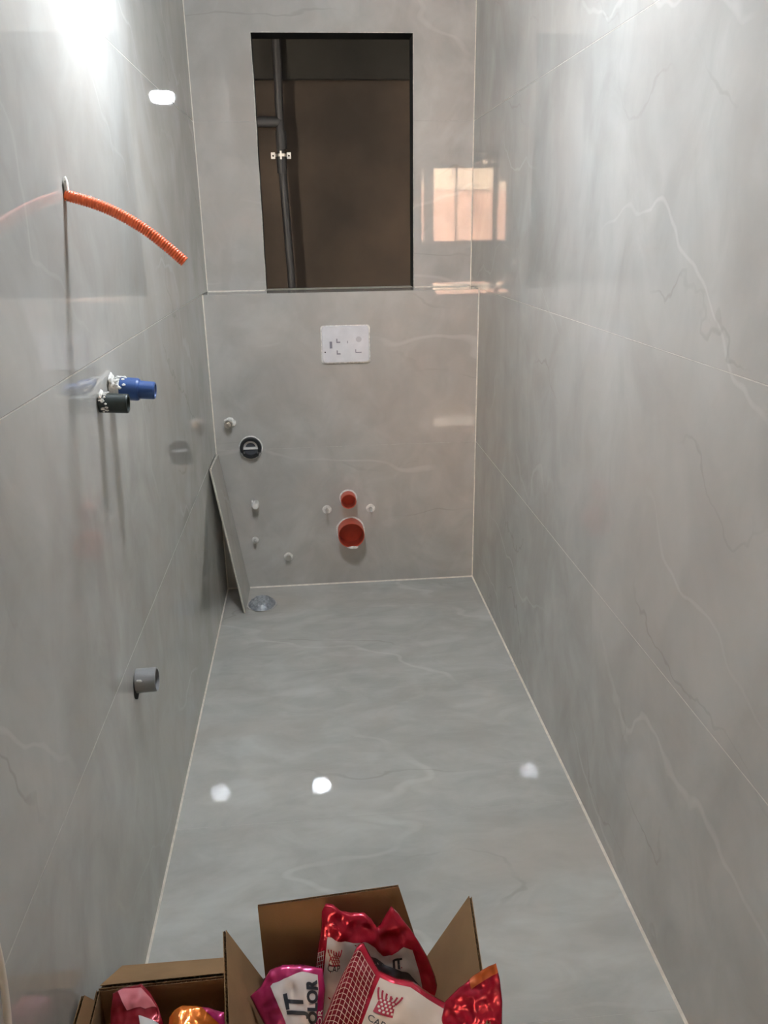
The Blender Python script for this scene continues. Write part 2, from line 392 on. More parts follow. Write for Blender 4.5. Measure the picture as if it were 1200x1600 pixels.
# outside
o = link('ground_outside', B1(-20, 20, -40, HR-.15, -.5, -.3), GROUND); o['kind'] = 'structure'
base = (-1.5, -14.6, -.3)
t = thing('garden_wall', 'low pink brick wall standing outside the hall window', 'wall', base)
link('wall_body', B1(-10, 7, -14.7, -14.5, -.3, 2.30), PINKW, t, base); link('coping', B1(-10, 7, -14.74, -14.46, 2.30, 2.37), CREAMW, t, base)
base = (-1, -17, -.3)
t = thing('neighbour_house', 'cream rendered house standing behind the pink brick wall', 'building', base)
link('wall_body', B1(-12, 9, -19, -17, -.3, 3.75), CREAMW, t, base)
for x in (-7.4, -4.6, -1.8, 1.0): link('window', B1(x, x+.9, -16.99, -16.96, 2.62, 3.0), DKPIPE, t, base)
link('roof_slab', B1(-12.2, 9.2, -19.2, -16.8, 3.75, 3.9), GREYP, t, base)

# ------------------------------------------------------------------ lamp hanging just above the frame
lx, ly, lz = .335, 1.76, 2.12
base = (lx, ly, lz)
t = thing('hanging_bulb', 'large white LED bulb hanging on a cord close to the left wall', 'lamp', base)
def slab(bm, pts2, prof, c):
    """stack of scaled outlines: prof = [(scale, z)]"""
    rings = [[bm.verts.new((c[0]+x*s, c[1]+y*s, c[2]+z)) for x, y in pts2] for s, z in prof]
    for a, b in zip(rings, rings[1:]):
        for i in range(len(a)): j = (i+1) % len(a); bm.faces.new((a[i], a[j], b[j], b[i]))
    bm.faces.new(rings[0][::-1]); bm.faces.new(rings[-1]); return bm
rr = rounded_rect(.125, .125, .058, 8)
link('diffuser', slab(bmesh.new(), rr, [(.45, -.054), (.74, -.050), (.92, -.041), (1.0, -.027), (1.0, -.008), (.90, .0)], base), emit_mat('lamp_diffuser', (.92, .985, 1.07), LAMP_STRENGTH), t, base, True)
link('housing', slab(bmesh.new(), rr, [(.92, .0005), (.80, .02), (.45, .045), (.28, .05), (.28, .085)], base), HOUSING, t, base)
link('cord', sweep(bmesh.new(), [(lx, ly, lz+.085), (lx, ly, HC)], .003, 8), WHITEP, t, base)
link('ceiling_rose', lathe(bmesh.new(), [(0, 0), (0, .04), (.02, .035), (.03, .01), (.03, 0)], (lx, ly, HC), (0, 0, -1)), WHITEP, t, base, True)

# ------------------------------------------------------------------ left wall: conduit, pipes
base = (0, 1.471, 1.481)
t = thing('conduit_hose', 'orange corrugated conduit sticking out of the left wall and drooping', 'conduit', base)
path = spline([(.001, 1.471, 1.481), (.049, 1.471, 1.466), (.088, 1.471, 1.448), (.127, 1.470, 1.423), (.157, 1.470, 1.398), (.184, 1.470, 1.373)], 300)
rad = []; s = 0
for k in range(len(path)):
    if k: s += (path[k]-path[k-1]).length
    rad.append(.0088+.0007*max(-1, min(1, 1.6*math.sin(2*math.pi*s/.0044))))
hose = link('corrugated_tube', sweep(bmesh.new(), path, rad, 18, caps=False), ORANGE, t, base, True)
inn = [p for p in path[-60:]]
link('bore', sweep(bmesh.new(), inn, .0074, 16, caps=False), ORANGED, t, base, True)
link('tube_rim', lathe(bmesh.new(), [(0, .0072), (0, .0092), (.0015, .0092), (.0015, .0072), (0, .0072)], path[-1], path[-1]-path[-2], 18), ORANGE, t, base)
link('plaster_patch', lump(bmesh.new(), (.0045, 1.471, 1.494), .0035, .006, .016, 2.2), PLUGW, t, base, True)
bm = bmesh.new(); random.seed(4)
for k in range(12):
    i = random.randrange(0, 90); p = path[i]; a = random.uniform(.6, 2.4)
    lump(bm, (p.x, p.y-.0094*math.cos(a), p.z+.0094*math.sin(a)), .0016, .0012, .0010, k, .3, 1)
link('plaster_specks', bm, PLUGW, t, base, kind='stuff')

base = (0, 1.606, 1.135)
t = thing('blue_pipe_plug', 'blue plastic plug capping a plastered water pipe on the left wall', 'pipe plug', base)
ax = (1, 0, -.10)
link('pipe_stub', lathe(bmesh.new(), [(.001, .0185), (.026, .0185)], base, ax, jit=.12, seed=3), PLUGW, t, base, True)
link('plug_collar', lathe(bmesh.new(), [(.020, 0), (.020, .0205), (.022, .0222), (.052, .0222), (.056, .0208), (.057, .0166)], base, ax, 40), BLUE, t, base)
link('plug_head', lathe(bmesh.new(), [(.055, .0170), (.058, .0178), (.084, .0172), (.0865, .0155), (.0865, .0128), (.084, .012), (.084, 0)], base, ax, 40), BLUE, t, base)
link('plaster_patch', lump(bmesh.new(), (.005, 1.604, 1.150), .004, .020, .014, 5), PLUGW, t, base, True)
bm = bmesh.new(); random.seed(9)
for k in range(16):
    a = random.uniform(.2, 2.6); x = random.uniform(.012, .034)
    lump(bm, (x, base[1]-.0225*math.cos(a), base[2]-.1*x+.0225*math.sin(a)), .004, .003, .0025, k, .4, 1)
link('plaster_specks', bm, PLUGW, t, base, kind='stuff')

base = (0, 1.513, 1.124)
t = thing('black_pipe_end', 'open charcoal plastic pipe end below the blue plug', 'pipe', base)
ax = (1, 0, -.06)
link('pipe', lathe(bmesh.new(), [(.001, .0180), (.050, .0180), (.0525, .0172), (.0525, .0128), (.010, .0125), (.010, 0)], base, ax, 40), BLACKP, t, base, False)
link('plaster_patch', lump(bmesh.new(), (.005, 1.512, 1.138), .004, .018, .010, 7), PLUGW, t, base, True)
bm = bmesh.new(); random.seed(12)
for k in range(30):
    a = random.uniform(-.9, 2.6); x = random.uniform(.004, .018)
    lump(bm, (x, base[1]-.0182*math.cos(a), base[2]+.0182*math.sin(a)), .003, .0025, .0022, k, .4, 1)
link('plaster_specks', bm, PLUGW, t, base, kind='stuff')

base = (0, 1.511, .535)
t = thing('grey_drain_stub', 'short grey waste pipe stub low on the left wall', 'pipe', base)
ax = (1, .02, .02)
link('pipe', lathe(bmesh.new(), [(.001, .0255), (.041, .0255), (.043, .0248), (.043, .0225), (.008, .0225), (.008, 0)], base, ax, 40), GREYP, t, base)
link('wall_hole', lathe(bmesh.new(), [(0.0006, 0.0), (.0006, .031)], (0, 1.508, .528), (1, 0, 0), 30, jit=.12, seed=1), DARKHOLE, t, base)
link('plaster_patch', lump(bmesh.new(), (.012, 1.486, .549), .006, .002, .003, 11), PLUGW, t, base, True)

base = (.030, .54, 0)
tag(link('white_cable', sweep(bmesh.new(), spline([(.004, .70, .80), (.012, .722, .72), (.020, .714, .646), (.030, .670, .560), (.030, .60, .42), (.026, .56, .25), (.030, .54, .006), (.034, .42, .006)], 60), .0042, 10), CABLE, base=base, smooth=True),
    'off white cable hanging down the left wall beside the smaller box', 'cable')

# ------------------------------------------------------------------ on the cistern box
def yax(x, z, y=D): return (x, y, z)
NY = (0, -1, 0)
base = (.5275, D, 1.003)
t = thing('flush_plate_cover', 'white plastic cover plate of the toilet flush opening on the back wall', 'flush plate', base)
def plate(bm, w, h, rad, y0, y1, cx, cz, shear=0.0):
    pts = rounded_rect(w, h, rad, 4)
    a = [bm.verts.new((cx+x+shear*z, y0, cz+z)) for x, z in pts]; b = [bm.verts.new((cx+x*.985+shear*z, y1, cz+z*.98)) for x, z in pts]
    for i in range(len(a)): j = (i+1) % len(a); bm.faces.new((a[i], a[j], b[j], b[i]))
    bm.faces.new(a); bm.faces.new(b[::-1]); return bm
link('plaster_border', plate(bmesh.new(), .190, .146, .010, D-.0006, D-.003, base[0], base[2]), PLUGW, t, base)
pl_ = link('plate', plate(bmesh.new(), .180, .137, .012, D-.0032, D-.0135, base[0]-.0005, base[2]+.002), PLATE, t, base)
def mark(x0, x1, z0, z1, m=PRINT):
    bm = B1(base[0]+x0, base[0]+x1, D-.0141, D-.0132, base[2]+z0, base[2]+z1); return sub('printed_mark', bm, m, pl_, base)
mark(-.062, -.052, -.012, .014)
for x, z in ((-.036, .008), (-.036, -.036)):
    bm = bmesh.new(); box(bm, base[0]+x, base[0]+x+.0045, D-.0141, D-.0132, base[2]+z, base[2]+z+.016); box(bm, base[0]+x+.0045, base[0]+x+.015, D-.0141, D-.0132, base[2]+z, base[2]+z+.005)
    sub('printed_mark', bm, PRINT, pl_, base)
mark(.006, .0085, .006, .015)
bm = bmesh.new(); box(bm, base[0]+.036, base[0]+.039, D-.0141, D-.0132, base[2]-.031, base[2]-.018); box(bm, base[0]+.039, base[0]+.060, D-.0141, D-.0132, base[2]-.031, base[2]-.028); sub('printed_mark', bm, PRINT, pl_, base)
sub('printed_disc', lathe(bmesh.new(), [(.0002, 0), (.0002, .011), (-.0006, .011), (-.0006, 0)], (base[0]+.050, D-.0138, base[2]+.020), NY, 16), mat('print_pale', (.55, .55, .58), .6), pl_, base)
sub('screw_hole', lathe(bmesh.new(), [(.0002, 0), (.0002, .0026), (-.0006, .0026), (-.0006, 0)], (base[0]-.080, D-.0138, base[2]-.026), NY, 12), DARKHOLE, pl_, base)

base = yax(.061, .711)
t = thing('water_outlet', 'small plugged water outlet set high beside the left corner of the back wall', 'water outlet', base)
link('plaster_ring', lump(bmesh.new(), (base[0]+.003, D-.003, base[2]+.003), .023, .0028, .020, 3, .2), PLUGW, t, base, True)
link('metal_plug', lathe(bmesh.new(), [(.001, .017), (.028, .017), (.030, .015), (.030, .009), (.042, .0085), (.043, 0)], base, NY, 8), STEEL, t, base)

base = yax(.139, .610)
t = thing('sink_drain_socket', 'round black rubber drain socket with white and dark disc in the back wall', 'drain socket', base)
link('plaster_ring', lathe(bmesh.new(), [(.0006, .036), (.0006, .0475), (.004, .0455), (.004, .040)], base, NY, 40, jit=.05), PLUGW, t, base)
link('rubber_ring', lathe(bmesh.new(), [(.002, .0425), (.018, .0425), (.023, .040), (.023, .031), (.018, .0295), (.004, .0295)], base, NY, 44), RUBBER, t, base, False)
link('inner_disc', lathe(bmesh.new(), [(.006, .0293), (.006, 0)], base, NY, 36), INKG, t, base)
def arc_band(bm, r0, r1, a0, a1, c, y, n=24):
    prev = None
    for k in range(n+1):
        a = math.radians(a0+(a1-a0)*k/n)
        q = [bm.verts.new((c[0]+rr_*math.cos(a), yy, c[2]+rr_*math.sin(a))) for rr_ in (r0, r1) for yy in (y, y-.003)]
        if prev:
            for i, j in ((0, 1), (1, 3), (3, 2), (2, 0)): bm.faces.new((prev[i], prev[j], q[j], q[i]))
        prev = q
    return bm
link('pale_crescent', arc_band(bmesh.new(), .0205, .0288, 0, 180, base, D-.008), WHITEP, t, base)
link('pale_bar', B1(base[0]-.0285, base[0]+.0285, D-.012, D-.0085, base[2]-.006, base[2]+.004), WHITEP, t, base)
link('pale_clip', arc_band(bmesh.new(), .030, .0415, -40, -25, base, D-.020, 4), WHITEP, t, base)
link('pale_clip', arc_band(bmesh.new(), .030, .0415, -155, -140, base, D-.020, 4), WHITEP, t, base)

base = yax(.143, .376)
t = thing('white_stub_plug', 'white plastic plug sticking out below the black drain socket', 'pipe plug', base)
link('plug_body', lathe(bmesh.new(), [(.001, .0135), (.040, .0135), (.044, .012), (.045, .009), (.045, 0)], base, NY, 24), WHITEP, t, base, False)
link('plug_tab', B1(base[0]-.016, base[0]-.009, D-.030, D-.002, base[2]-.006, base[2]+.014, bev=.001), WHITEP, t, base)

def wall_screw(x, z, label, name, rw, lr, ll, white=True, group=None):
    base = yax(x, z); t = thing(name, label, 'bolt', base)
    link('washer', lathe(bmesh.new(), [(.0006, rw), (.003, rw*.95), (.0045, rw*.6), (.0045, 0)], base, NY, 22, jit=.08), PLUGW if white else STEEL, t, base)
    link('rod', lathe(bmesh.new(), [(.002, lr), (ll, lr), (ll+.0015, lr*.6), (ll+.0015, 0)], base, NY, 12), STEEL, t, base)
    return t, base
wall_screw(.130, .216, 'steel screw hook set below the white stub plug near the floor', 'wall_screw', .014, .0065, .028)
t, base = wall_screw(.262, .134, 'lowest plugged bolt near the floor left of the large red pipe', 'wall_bolt', .019, .011, .020)
link('bolt_head', lathe(bmesh.new(), [(.018, .013), (.024, .013), (.025, .010), (.025, 0)], base, NY, 6), STEEL, t, base)
for x, z, lab in ((.430, .335, 'toilet fixing bolt left of the two red pipes'), (.610, .332, 'toilet fixing bolt right of the two red pipes')):
    t, base = wall_screw(x, z, lab, 'toilet_bolt', .019, .0050, .050)
    t['group'] = 'toilet fixing bolts'
    link('nut', lathe(bmesh.new(), [(.004, .008), (.010, .008), (.010, 0)], base, NY, 6), STEEL, t, base)

def red_pipe(x, z, R, L, label, name, notch=False):
    base = yax(x, z); t = thing(name, label, 'pipe', base)
    link('pipe_wall', lathe(bmesh.new(), [(.001, R), (L, R), (L+.001, R-.001), (L, R-.003), (L-.004, R-.0032)], base, NY, 48), REDP, t, base, False)
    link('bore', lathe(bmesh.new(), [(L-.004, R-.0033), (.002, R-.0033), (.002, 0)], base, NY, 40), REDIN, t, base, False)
    link('plaster_collar', lathe(bmesh.new(), [(.0006, R+.006), (.004, R+.001), (.004, R)], base, NY, 40, jit=.06, seed=R*90), PLUGW, t, base)
    return t, base
red_pipe(.519, .381, .031, .048, 'smaller red drain pipe end above the larger one on the back wall', 'red_drain_pipe')
t, base = red_pipe(.525, .240, .0535, .066, 'larger red drain pipe end nearest the floor on the back wall', 'red_drain_pipe')
link('plaster_patch', lump(bmesh.new(), (.530, D-.067, .240-.052), .022, .004, .006, 4, .3), PLUGW, t, base, True)

# leaning offcut of tile in the back left corner
a0, a1 = Vector((.084, 2.893, .0006)), Vector((.086, D-.0075, .0006)); b0, b1 = Vector((.0015, 2.886, .592)), Vector((.0015, D-.0075, .585))
n = (a1-a0).cross(b0-a0).normalized()
if n.x < 0: n = -n
th = .0085; base = (.085, 3.01, 0)
bm = bmesh.new(); off = n*th
vs = [bm.verts.new(q) for q in (a0, a1, b1, b0)] + [bm.verts.new(q+off) for q in (a0, a1, b1, b0)]
for q in ((0, 3, 2, 1), (4, 5, 6, 7), (1, 2, 6, 5), (2, 3, 7, 6)): bm.faces.new([vs[i] for i in q])
bm.faces.new([vs[i] for i in (0, 1, 5, 4)]); bm.faces.new([vs[i] for i in (3, 0, 4, 7)])
t = thing('tile_offcut', 'narrow grey tile offcut leaning on edge in the back left corner', 'tile', base)
body = link('tile_body', bm, TILE_B, t, base)
bm = bmesh.new(); random.seed(2)
pts = [a0.lerp(b0, k/40)+off*.5+Vector((0, -.0012, 0)) for k in range(41)]
sweep(bm, pts, [.0030+.0014*noise.noise(Vector((k*.6, 0, 0))) for k in range(41)], 6)
link('raw_edge', bm, EDGE, t, base)
bm = bmesh.new(); sweep(bm, [b0.lerp(b1, k/12)+off*.5+Vector((0, 0, .001)) for k in range(13)], .0036, 6); link('raw_edge', bm, EDGE, t, base)

# floor drain under crumpled film
base = (.152, 2.962, 0)
t = thing('floor_drain', 'round floor drain under crumpled silver film beside the leaning tile', 'drain', base)
link('drain_collar', lathe(bmesh.new(), [(.0005, .050), (.0005, .062), (.004, .060), (.005, .052), (.002, .050)], base, (0, 0, 1), 36, jit=.06), FGROUT, t, base)
bm = bmesh.new(); nr, na = 14, 40; rings = []
for i in range(1, nr+1):
    ring = []
    for j in range(na):
        a = 2*math.pi*j/na; rr_ = .056*i/nr; x, y = rr_*math.cos(a), rr_*1.15*math.sin(a)
        h = .026*(1-(i/nr)**3)+.006*noise.noise(Vector((x*70, y*70, 1)))*(1-(i/nr)**4)+.004*noise.noise(Vector((x*190, y*190, 3)))*(1-(i/nr)**4)+.003
        ring.append(bm.verts.new((base[0]+x, base[1]+y, h)))
    rings.append(ring)
c = bm.verts.new((base[0], base[1], .029))
for j in range(na): bm.faces.new((c, rings[0][j], rings[0][(j+1) % na]))
for a, b in zip(rings, rings[1:]):
    for j in range(na): k = (j+1) % na; bm.faces.new((a[j], b[j], b[k], a[k]))
link('film_cover', bm, FILM, t, base)

# riser pipe in the shaft
base = (.31, YB+.85, .4)
t = thing('riser_pipe', 'dark grey riser pipe with a side branch inside the wall opening', 'pipe', base)
py = YB+.85
link('pipe', sweep(bmesh.new(), [(0.3212, py, .401), (0.3122, py, 1.2), (0.294, py, 1.7601), (0.3008, py, 2.4176), (0.3008, py, HC+.09)], .019, 16), DKPIPE, t, base, True)
link('branch_pipe', sweep(bmesh.new(), [(0.2963, py, 1.8905), (0.285, py, 1.8984), (0.1739, py, 1.8984), (-.168, py, 1.8984)], .0235, 16), DKPIPE, t, base, True)
link('coupling', lathe(bmesh.new(), [(-.06, .019), (-.06, .0255), (.02, .0255), (.02, .019)], (0.2974, py, 1.8395), (-.02, 0, 1), 20), DKPIPE, t, base)
link('coupling', lathe(bmesh.new(), [(-.05, .019), (-.05, .0235), (.03, .0235), (.03, .019)], (0.294, py, 1.7261), (-.02, 0, 1), 20), DKPIPE, t, base)
cz, cx_ = 1.7544, 0.2929
cl = link('clip', lathe(bmesh.new(), [(-.006, .024), (-.006, .026), (.006, .026), (.006, .024)], (cx_, py, cz), (0, 0, 1), 20), STEEL, t, base)
for x in (cx_-.037, cx_+.037):
    sub('clip_lug', B1(x-.010, x+.010, py-.004, py+.002, cz-.016, cz+.013, bev=.002), WHITEP, cl, base)
    sub('clip_screw', lathe(bmesh.new(), [(0, .0045), (.003, .0035), (.003, 0)], (x, py-.004, cz-.002), NY, 8), DARKHOLE, cl, base)
sub('clip_band', B1(cx_-.004, cx_+.004, py-.029, py-.0262, cz-.019, cz+.017), WHITEP, cl, base)

# ------------------------------------------------------------------ cardboard boxes
def corr(name, p00, p10, p11, p01, parent, base, th=.0042, pitch=.0075, sag=0.0, torn=None):
    """corrugated board: two liners and a wavy core between; p00-p10 runs along the fold, p01-p11 is the free edge"""
    P = [Vector(p) for p in (p00, p10, p11, p01)]
    nrm = (P[1]-P[0]).cross(P[3]-P[0]).normalized()
    def S(s, t): return (P[0]*(1-s)+P[1]*s)*(1-t)+(P[3]*(1-s)+P[2]*s)*t + nrm*(sag*math.sin(math.pi*t))
    bm = bmesh.new(); nu = 12; nv = 6
    for side, w in ((-.5, .0006), (.5, .0006)):
        g = []
        for k in (0, 1):
            g.append([[bm.verts.new(S(i/nu, (j/nv) if torn is None else (j/nv)*torn(i/nu))+nrm*(side*th+(w if k else 0)*(1 if side > 0 else -1))) for i in range(nu+1)] for j in range(nv+1)])
        for k in (0, 1):
            for j in range(nv):
                for i in range(nu): bm.faces.new((g[k][j][i], g[k][j][i+1], g[k][j+1][i+1], g[k][j+1][i]))
        rim = [(0, i) for i in range(nu+1)]+[(j, nu) for j in range(1, nv+1)]+[(nv, i) for i in range(nu-1, -1, -1)]+[(j, 0) for j in range(nv-1, 0, -1)]
        for q in range(len(rim)):
            a = rim[q]; b = rim[(q+1) % len(rim)]
            bm.faces.new((g[0][a[0]][a[1]], g[0][b[0]][b[1]], g[1][b[0]][b[1]], g[1][a[0]][a[1]]))
    nf = len(bm.faces)
    Ls = (P[1]-P[0]).length; n = max(8, int(Ls/pitch))*4
    prev = None
    for k in range(n+1):
        s = k/n; o_ = nrm*(th*.5*math.sin(2*math.pi*k/4*1.0+.001)) if True else 0
        tt_ = 1 if torn is None else torn(s)
        q = (bm.verts.new(S(s, 0)+o_), bm.verts.new(S(s, tt_*.5)+o_), bm.verts.new(S(s, tt_*.995)+o_))
        if prev: bm.faces.new((prev[0], q[0], q[1], prev[1])); bm.faces.new((prev[1], q[1], q[2], prev[2]))
        prev = q
    bm.faces.ensure_lookup_table()
    for fc in bm.faces[nf:]: fc.material_index = 1
    return link(name, bm, [CARD, FLUTE], parent, base)
def carton(label, rl, rr_, fr, fl_, H, base):
    t = thing('cardboard_box', label, 'box', base)
    v = lambda p, z: (p[0], p[1], z)
    for a, b in ((rl, rr_), (rr_, fr), (fr, fl_), (fl_, rl)):
        corr('side_panel', v(a, .001), v(b, .001), v(b, H), v(a, H), t, base)
    corr('bottom_panel', v(rl, .006), v(rr_, .006), v(fr, .006), v(fl_, .006), t, base)
    return t
H = .300
base = (.405, .79, 0)
rl, rr_, fr, fl_ = (.276, .970), (.534, .980), (.548, .62), (.288, .61)
tR = carton('larger open cardboard box with upright flaps full of red foil bags', rl, rr_, fr, fl_, H, base)
corr('flap', (rl[0]+.003, rl[1]+.002, H+.002), (rr_[0]-.003, rr_[1]+.002, H+.002), (.496, 1.005, .432), (.274, .992, .428), tR, base)
corr('flap', (rl[0], rl[1]-.006, H+.002), (fl_[0], fl_[1]+.006, H+.002), (.266, .62, .425), (.227, .948, .430), tR, base)
corr('flap', (rr_[0], rr_[1]-.006, H+.002), (fr[0], fr[1]+.006, H+.002), (.584, .63, .395), (.606, .972, .432), tR, base, torn=lambda s: 1.0 - (.0 if s > .01 else 0))
corr('flap', (fr[0], fr[1]-.002, H+.002), (fl_[0], fl_[1]-.002, H+.002), (.288, .53, .22), (.545, .54, .22), tR, base)
base = (.12, .80, 0)
rl, rr_, fr, fl_ = (.018, .978), (.226, .981), (.232, .62), (.024, .615)
tL = carton('smaller open cardboard box against the left wall with folded back flap', rl, rr_, fr, fl_, H, base)
corr('flap', (rl[0]+.002, rl[1]+.004, H+.001), (rr_[0]-.003, rr_[1]+.004, H+.001), (.222, 1.058, .252), (.032, 1.060, .252), tL, base)
corr('flap', (rr_[0]+.004, rr_[1]-.01, H), (fr[0]+.004, fr[1]+.01, H), (.258, .64, .205), (.252, .96, .205), tL, base)
corr('flap', (rl[0]-.002, rl[1]-.02, H+.001), (fl_[0]-.002, fl_[1]+.01, H+.001), (.008, .64, .335), (.009, .94, .335), tL, base)

# ------------------------------------------------------------------ foil bags
BAGS = {
 'A': dict(top=[(0.3738, 0.9589, 0.4399), (0.3801, 0.9627, 0.4492), (0.3908, 0.9623, 0.4484), (0.403, 0.958, 0.4376), (0.4194, 0.9561, 0.4328), (0.4371, 0.9563, 0.4332), (0.4484, 0.9531, 0.4252), (0.4575, 0.9471, 0.4102), (0.4681, 0.9525, 0.4237), (0.4797, 0.9589, 0.4398), (0.49, 0.9539, 0.4273), (0.5067, 0.9455, 0.4063)],
   left=[(0.3738, 0.9589, 0.4399), (0.3717, 0.9498, 0.4169), (0.3656, 0.9393, 0.3907), (0.3591, 0.9253, 0.3559), (0.3547, 0.9043, 0.3033), (0.3503, 0.8834, 0.2509)],
   right=[(0.5067, 0.9455, 0.4063), (0.5204, 0.9372, 0.3855), (0.5322, 0.9286, 0.364), (0.5426, 0.9175, 0.3363), (0.5503, 0.9012, 0.2954), (0.5513, 0.8798, 0.2419)],
   bottom=[(0.3503, 0.8834, 0.2509), (0.4485, 0.8763, 0.2334), (0.5513, 0.8798, 0.2419)],
   ),
 'B': dict(top=[(0.2645, 0.8902, 0.3617), (0.2796, 0.8979, 0.3708), (0.293, 0.9111, 0.3854), (0.3111, 0.9139, 0.39), (0.3396, 0.9116, 0.3905), (0.3716, 0.9048, 0.3869)],
   left=[(0.2645, 0.8902, 0.3617), (0.2746, 0.8761, 0.3486), (0.2892, 0.8578, 0.3317), (0.2996, 0.8294, 0.3044)],
   right=[(0.3716, 0.9048, 0.3869), (0.3743, 0.8859, 0.3683), (0.3687, 0.8553, 0.3372), (0.3631, 0.823, 0.3043)],
   bottom=[(0.2996, 0.8294, 0.3044), (0.3358, 0.8225, 0.3011), (0.3631, 0.823, 0.3043)],
   ),
 'C': dict(top=[(0.4151, 0.8711, 0.4433), (0.4232, 0.8809, 0.4507), (0.4318, 0.885, 0.4537), (0.4407, 0.8708, 0.4431), (0.452, 0.8547, 0.431), (0.4746, 0.8457, 0.4243), (0.4986, 0.8411, 0.4208), (0.5212, 0.8278, 0.4109), (0.5472, 0.8151, 0.4014), (0.5785, 0.7938, 0.3854)],
   left=[(0.4151, 0.8711, 0.4433), (0.4013, 0.8554, 0.4316), (0.3846, 0.8317, 0.4137), (0.3693, 0.8086, 0.3964), (0.3516, 0.7807, 0.3755)],
   right=[(0.5785, 0.7938, 0.3854), (0.5501, 0.7676, 0.3657), (0.5251, 0.7467, 0.35), (0.5008, 0.7263, 0.3347)],
   bottom=[(0.3516, 0.7807, 0.3755), (0.4149, 0.754, 0.3555), (0.5008, 0.7263, 0.3347)],
   ),
 'D': dict(top=[(0.5394, 0.8069, 0.4196), (0.5578, 0.8118, 0.4339), (0.5752, 0.8152, 0.4454), (0.5889, 0.8179, 0.4547), (0.6112, 0.8194, 0.4654)],
   left=[(0.5394, 0.8069, 0.4196), (0.5326, 0.7968, 0.402), (0.529, 0.7718, 0.363)],
   right=[(0.6112, 0.8194, 0.4654), (0.6145, 0.8078, 0.4492), (0.6153, 0.7925, 0.4264), (0.6081, 0.7575, 0.3713)],
   bottom=[(0.529, 0.7718, 0.363), (0.5667, 0.7629, 0.3638), (0.6081, 0.7575, 0.3713)],
   ),
 'F': dict(top=[(0.0449, 0.962, 0.3092), (0.0595, 0.9684, 0.313), (0.0886, 0.9701, 0.3141), (0.1037, 0.9579, 0.3067), (0.1161, 0.9423, 0.2974)],
   left=[(0.0449, 0.962, 0.3092), (0.044, 0.9415, 0.2969), (0.0525, 0.8851, 0.263)],
   right=[(0.1161, 0.9423, 0.2974), (0.1269, 0.9214, 0.2848), (0.1331, 0.8793, 0.2596)],
   bottom=[(0.0525, 0.8851, 0.263), (0.0931, 0.8788, 0.2593), (0.1331, 0.8793, 0.2596)],
   ),
 'G': dict(top=[(0.135, 0.9242, 0.2935), (0.1419, 0.9331, 0.2989), (0.154, 0.9373, 0.3014), (0.1745, 0.9352, 0.3001), (0.1942, 0.9309, 0.2975), (0.2178, 0.9242, 0.2935)],
   left=[(0.135, 0.9242, 0.2935), (0.1352, 0.903, 0.2808), (0.1404, 0.8685, 0.2601)],
   right=[(0.2178, 0.9242, 0.2935), (0.2219, 0.8969, 0.2772), (0.2225, 0.8627, 0.2566)],
   bottom=[(0.1404, 0.8685, 0.2601), (0.1836, 0.8615, 0.2559), (0.2225, 0.8627, 0.2566)],
   ),
}

